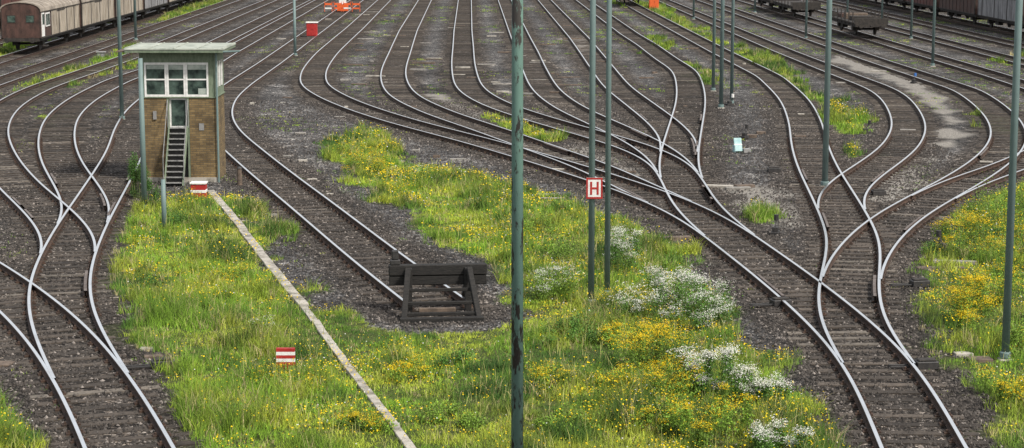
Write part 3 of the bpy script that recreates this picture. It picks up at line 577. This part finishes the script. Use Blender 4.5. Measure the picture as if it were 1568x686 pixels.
def boxcar(X0,Yn,L,side,end,roofm='wagonroof',cab=False,name='freight_boxcar'):
    yc=Yn+L/2; E=empty(name,(X0+SL*yc,yc,.12),.0213); E.scale=(1,1,.97); wheels(E,L)
    w=1.38; c0=0
    if cab:
        MB().box(-w,w,-L/2,-L/2+3.4,1.16,3.02,end).obj('guard_compartment',E); c0=3.4
    MB().box(-w+.003,w-.003,-L/2+c0+.003,L/2,1.165,3.02,side).obj('body',E)
    pr=[(-w,3.023)]+[( -w*math.cos(math.pi*i/12),3.023+.03+.62*math.sin(math.pi*i/12)**.8) for i in range(13)]+[(w,3.023)]
    MB().sweep(pr,-L/2+.012,L/2-.012,side).obj('gable_ends',E)
    pr2=[(-(w+.08)*math.cos(math.pi*i/12),3.06+.68*math.sin(math.pi*i/12)**.8) for i in range(13)]; pr2=pr2+[(x*.97,z-.05) for x,z in pr2[::-1]]
    mb=MB().sweep(pr2,-L/2-.06,L/2+.06,roofm)
    k=int(L/1.2)
    for i in range(k+1):
        yy=-L/2+i*L/k; pr3=[(x*1.01,z+.03) for x,z in pr2[:13]]+[(x,z-.01) for x,z in pr2[:13][::-1]]; mb.sweep(pr3,yy-.03,yy+.03,roofm)
    mb.obj('curved_roof',E)
    mb=MB()
    for i in range(k+1):
        yy=-L/2+c0+i*(L-c0)/k
        for s in (-1,1): mb.box(s*w-.03,s*w+.03,yy-.04,yy+.04,1.16,3.0,side if i%3 else 'under')
    for s in (-1,1): mb.box(s*w-.035,s*w+.035,-L/2,L/2,2.96,3.06,'under').box(s*w-.035,s*w+.035,-L/2,L/2,1.12,1.2,'under').box(s*w-.03,s*w+.04,-1.5,1.5,2.86,2.93,'under')
    for i in range(9): xx=-w+.05+i*(2*w-.1)/8; mb.box(xx-.02,xx+.02,-L/2-.02,-L/2,1.2,3.25,'under' if i in(0,8) else end)
    mb.obj('ribs_and_rails',E)
    MB().box(-w+.02,w-.02,-L/2-.008,-L/2+.01,1.17,3.05,end).sweep([(x*.99,z) for x,z in pr],-L/2-.006,-L/2+.011,end).obj('end_wall',E)
    if cab:
        mb=MB().box(-.95,-.35,-L/2-.03,-L/2-.01,2.25,2.8,'under').box(.35,.95,-L/2-.03,-L/2-.01,2.25,2.8,'under').box(-.9,-.4,-L/2-.045,-L/2-.03,2.3,2.75,'glass').box(.4,.9,-L/2-.045,-L/2-.03,2.3,2.75,'glass')
        mb.box(w,w+.05,-L/2+.25,-L/2+1.05,1.25,2.95,'white').box(w+.05,w+.06,-L/2+.35,-L/2+.95,2.1,2.85,'glass').box(w,w+.04,-L/2+1.5,-L/2+2.9,1.9,2.9,'white').box(w+.04,w+.05,-L/2+1.6,-L/2+2.15,2.0,2.8,'glass').box(w+.04,w+.05,-L/2+2.25,-L/2+2.8,2.0,2.8,'glass').box(w,w+.3,-L/2+.3,-L/2+1.0,.55,.62,'under')
        mb.obj('compartment_windows',E)
y=137.
boxcar(-31.3,y,13.5,'beigewagon','brownwagon',cab=True); y+=14.7
for i in range(6): boxcar(-31.3,y,13.5,'beigewagon' if i%3!=2 else 'greywagon','brownwagon'); y+=14.7
y=150.
for i in range(8): boxcar(-40.5,y,13.,'rustwagon','brownwagon',roofm='darkroof'); y+=14.2
y=143.
for i in range(8): boxcar(45.3,y,13.,['brownwagon','greywagon','brownwagon','rustwagon','brownwagon'][i%5],'brownwagon',roofm='darkroof'); y+=14.2
y=182.
for i in range(5): boxcar(54.5,y,13.,['greywagon','brownwagon'][i%2],'brownwagon',roofm='darkroof'); y+=14.2
def flat(X0,Yn,L,load):
    yc=Yn+L/2; E=empty('flat_wagon',(X0+SL*yc,yc,.12),.0213); wheels(E,L)
    mb=MB().box(-1.35,1.35,-L/2,L/2,1.163,1.26,'under')
    for i in range(7):
        yy=-L/2+.4+i*(L-.8)/6
        for s in (-1,1): mb.box(s*1.38-.04,s*1.38+.04,yy-.05,yy+.05,1.0,1.26+(.8 if load else .35),'under')
    mb.box(-1.35,1.35,-L/2,-L/2+.07,1.262,1.6,'under').box(-1.35,1.35,L/2-.07,L/2,1.262,1.6,'under'); mb.obj('deck_and_stakes',E)
    if load:
        mb=MB()
        for i in range(4): mb.box(-.9,.9,-L/2+1+i*2.4,-L/2+2.0+i*2.4,1.262,1.262+random.uniform(.2,.5),random.choice(['under','wood','brownwagon']))
        mb.obj('load',E,.03)
flat(31.6,155,10.5,True); flat(31.6,185,12,False); flat(31.6,199,12,True); flat(17.7,232,12,True); flat(17.7,214,11,False)
X_,Y_=up1(524,19); E=empty('orange_safety_barriers',(X_,Y_,0))
mb=MB()
for i in range(4):
    xx=-1.4+i*.95; yy=random.uniform(-.4,.6)
    mb.box(xx-.4,xx+.4,yy-.03,yy+.03,.75,.95,'orange').box(xx-.4,xx+.4,yy-.03,yy+.03,.35,.5,'orange' if i%2 else 'white').box(xx-.42,xx-.36,yy-.25,yy+.25,0,.08,'black').box(xx+.36,xx+.42,yy-.25,yy+.25,0,.08,'black').box(xx-.41,xx-.36,yy-.03,yy+.03,.08,1.1,'orange').box(xx+.36,xx+.41,yy-.03,yy+.03,.08,1.1,'orange')
mb.box(-.6,.5,.9,1.7,.1,.8,'orange').box(-.4,.3,1.0,1.6,.8,1.2,'white'); mb.obj('barrier_panels',E)
# ---------------------------------------------------------------- light, world, camera
sun_el,az=math.radians(48),math.radians(132)
dirv=Vector((math.sin(az)*math.cos(sun_el),math.cos(az)*math.cos(sun_el),math.sin(sun_el)))
L=bpy.data.lights.new('sun','SUN'); L.energy=4.2; L.angle=math.radians(6); L.color=(1,.95,.87); so=bpy.data.objects.new('sun',L); scene.collection.objects.link(so)
so.rotation_euler=dirv.to_track_quat('Z','Y').to_euler()
w=bpy.data.worlds.new('World'); scene.world=w; w.use_nodes=True; nt=w.node_tree; bg=nt.nodes['Background']
sk=nt.nodes.new('ShaderNodeTexSky'); sk.sky_type='NISHITA'; sk.sun_disc=False; sk.sun_elevation=sun_el; sk.sun_rotation=az; sk.dust_density=5; sk.air_density=1.; sk.ozone_density=.6
cloud=mixc(nt,.55,sk.outputs[0],(7.2,7.2,7.2))
nt.links.new(cloud,bg.inputs[0]); bg.inputs[1].default_value=.15
cam=bpy.data.cameras.new('camera'); co=bpy.data.objects.new('camera',cam); scene.collection.objects.link(co); scene.camera=co
cam.sensor_width=36; cam.sensor_fit='HORIZONTAL'; cam.lens=36*F/1568; cam.clip_end=9000; cam.clip_start=.5
co.location=(0,0,H); co.rotation_euler=(math.pi/2-PH,0,0)
scene.view_settings.view_transform='Standard'; scene.view_settings.look='None'; scene.view_settings.exposure=0
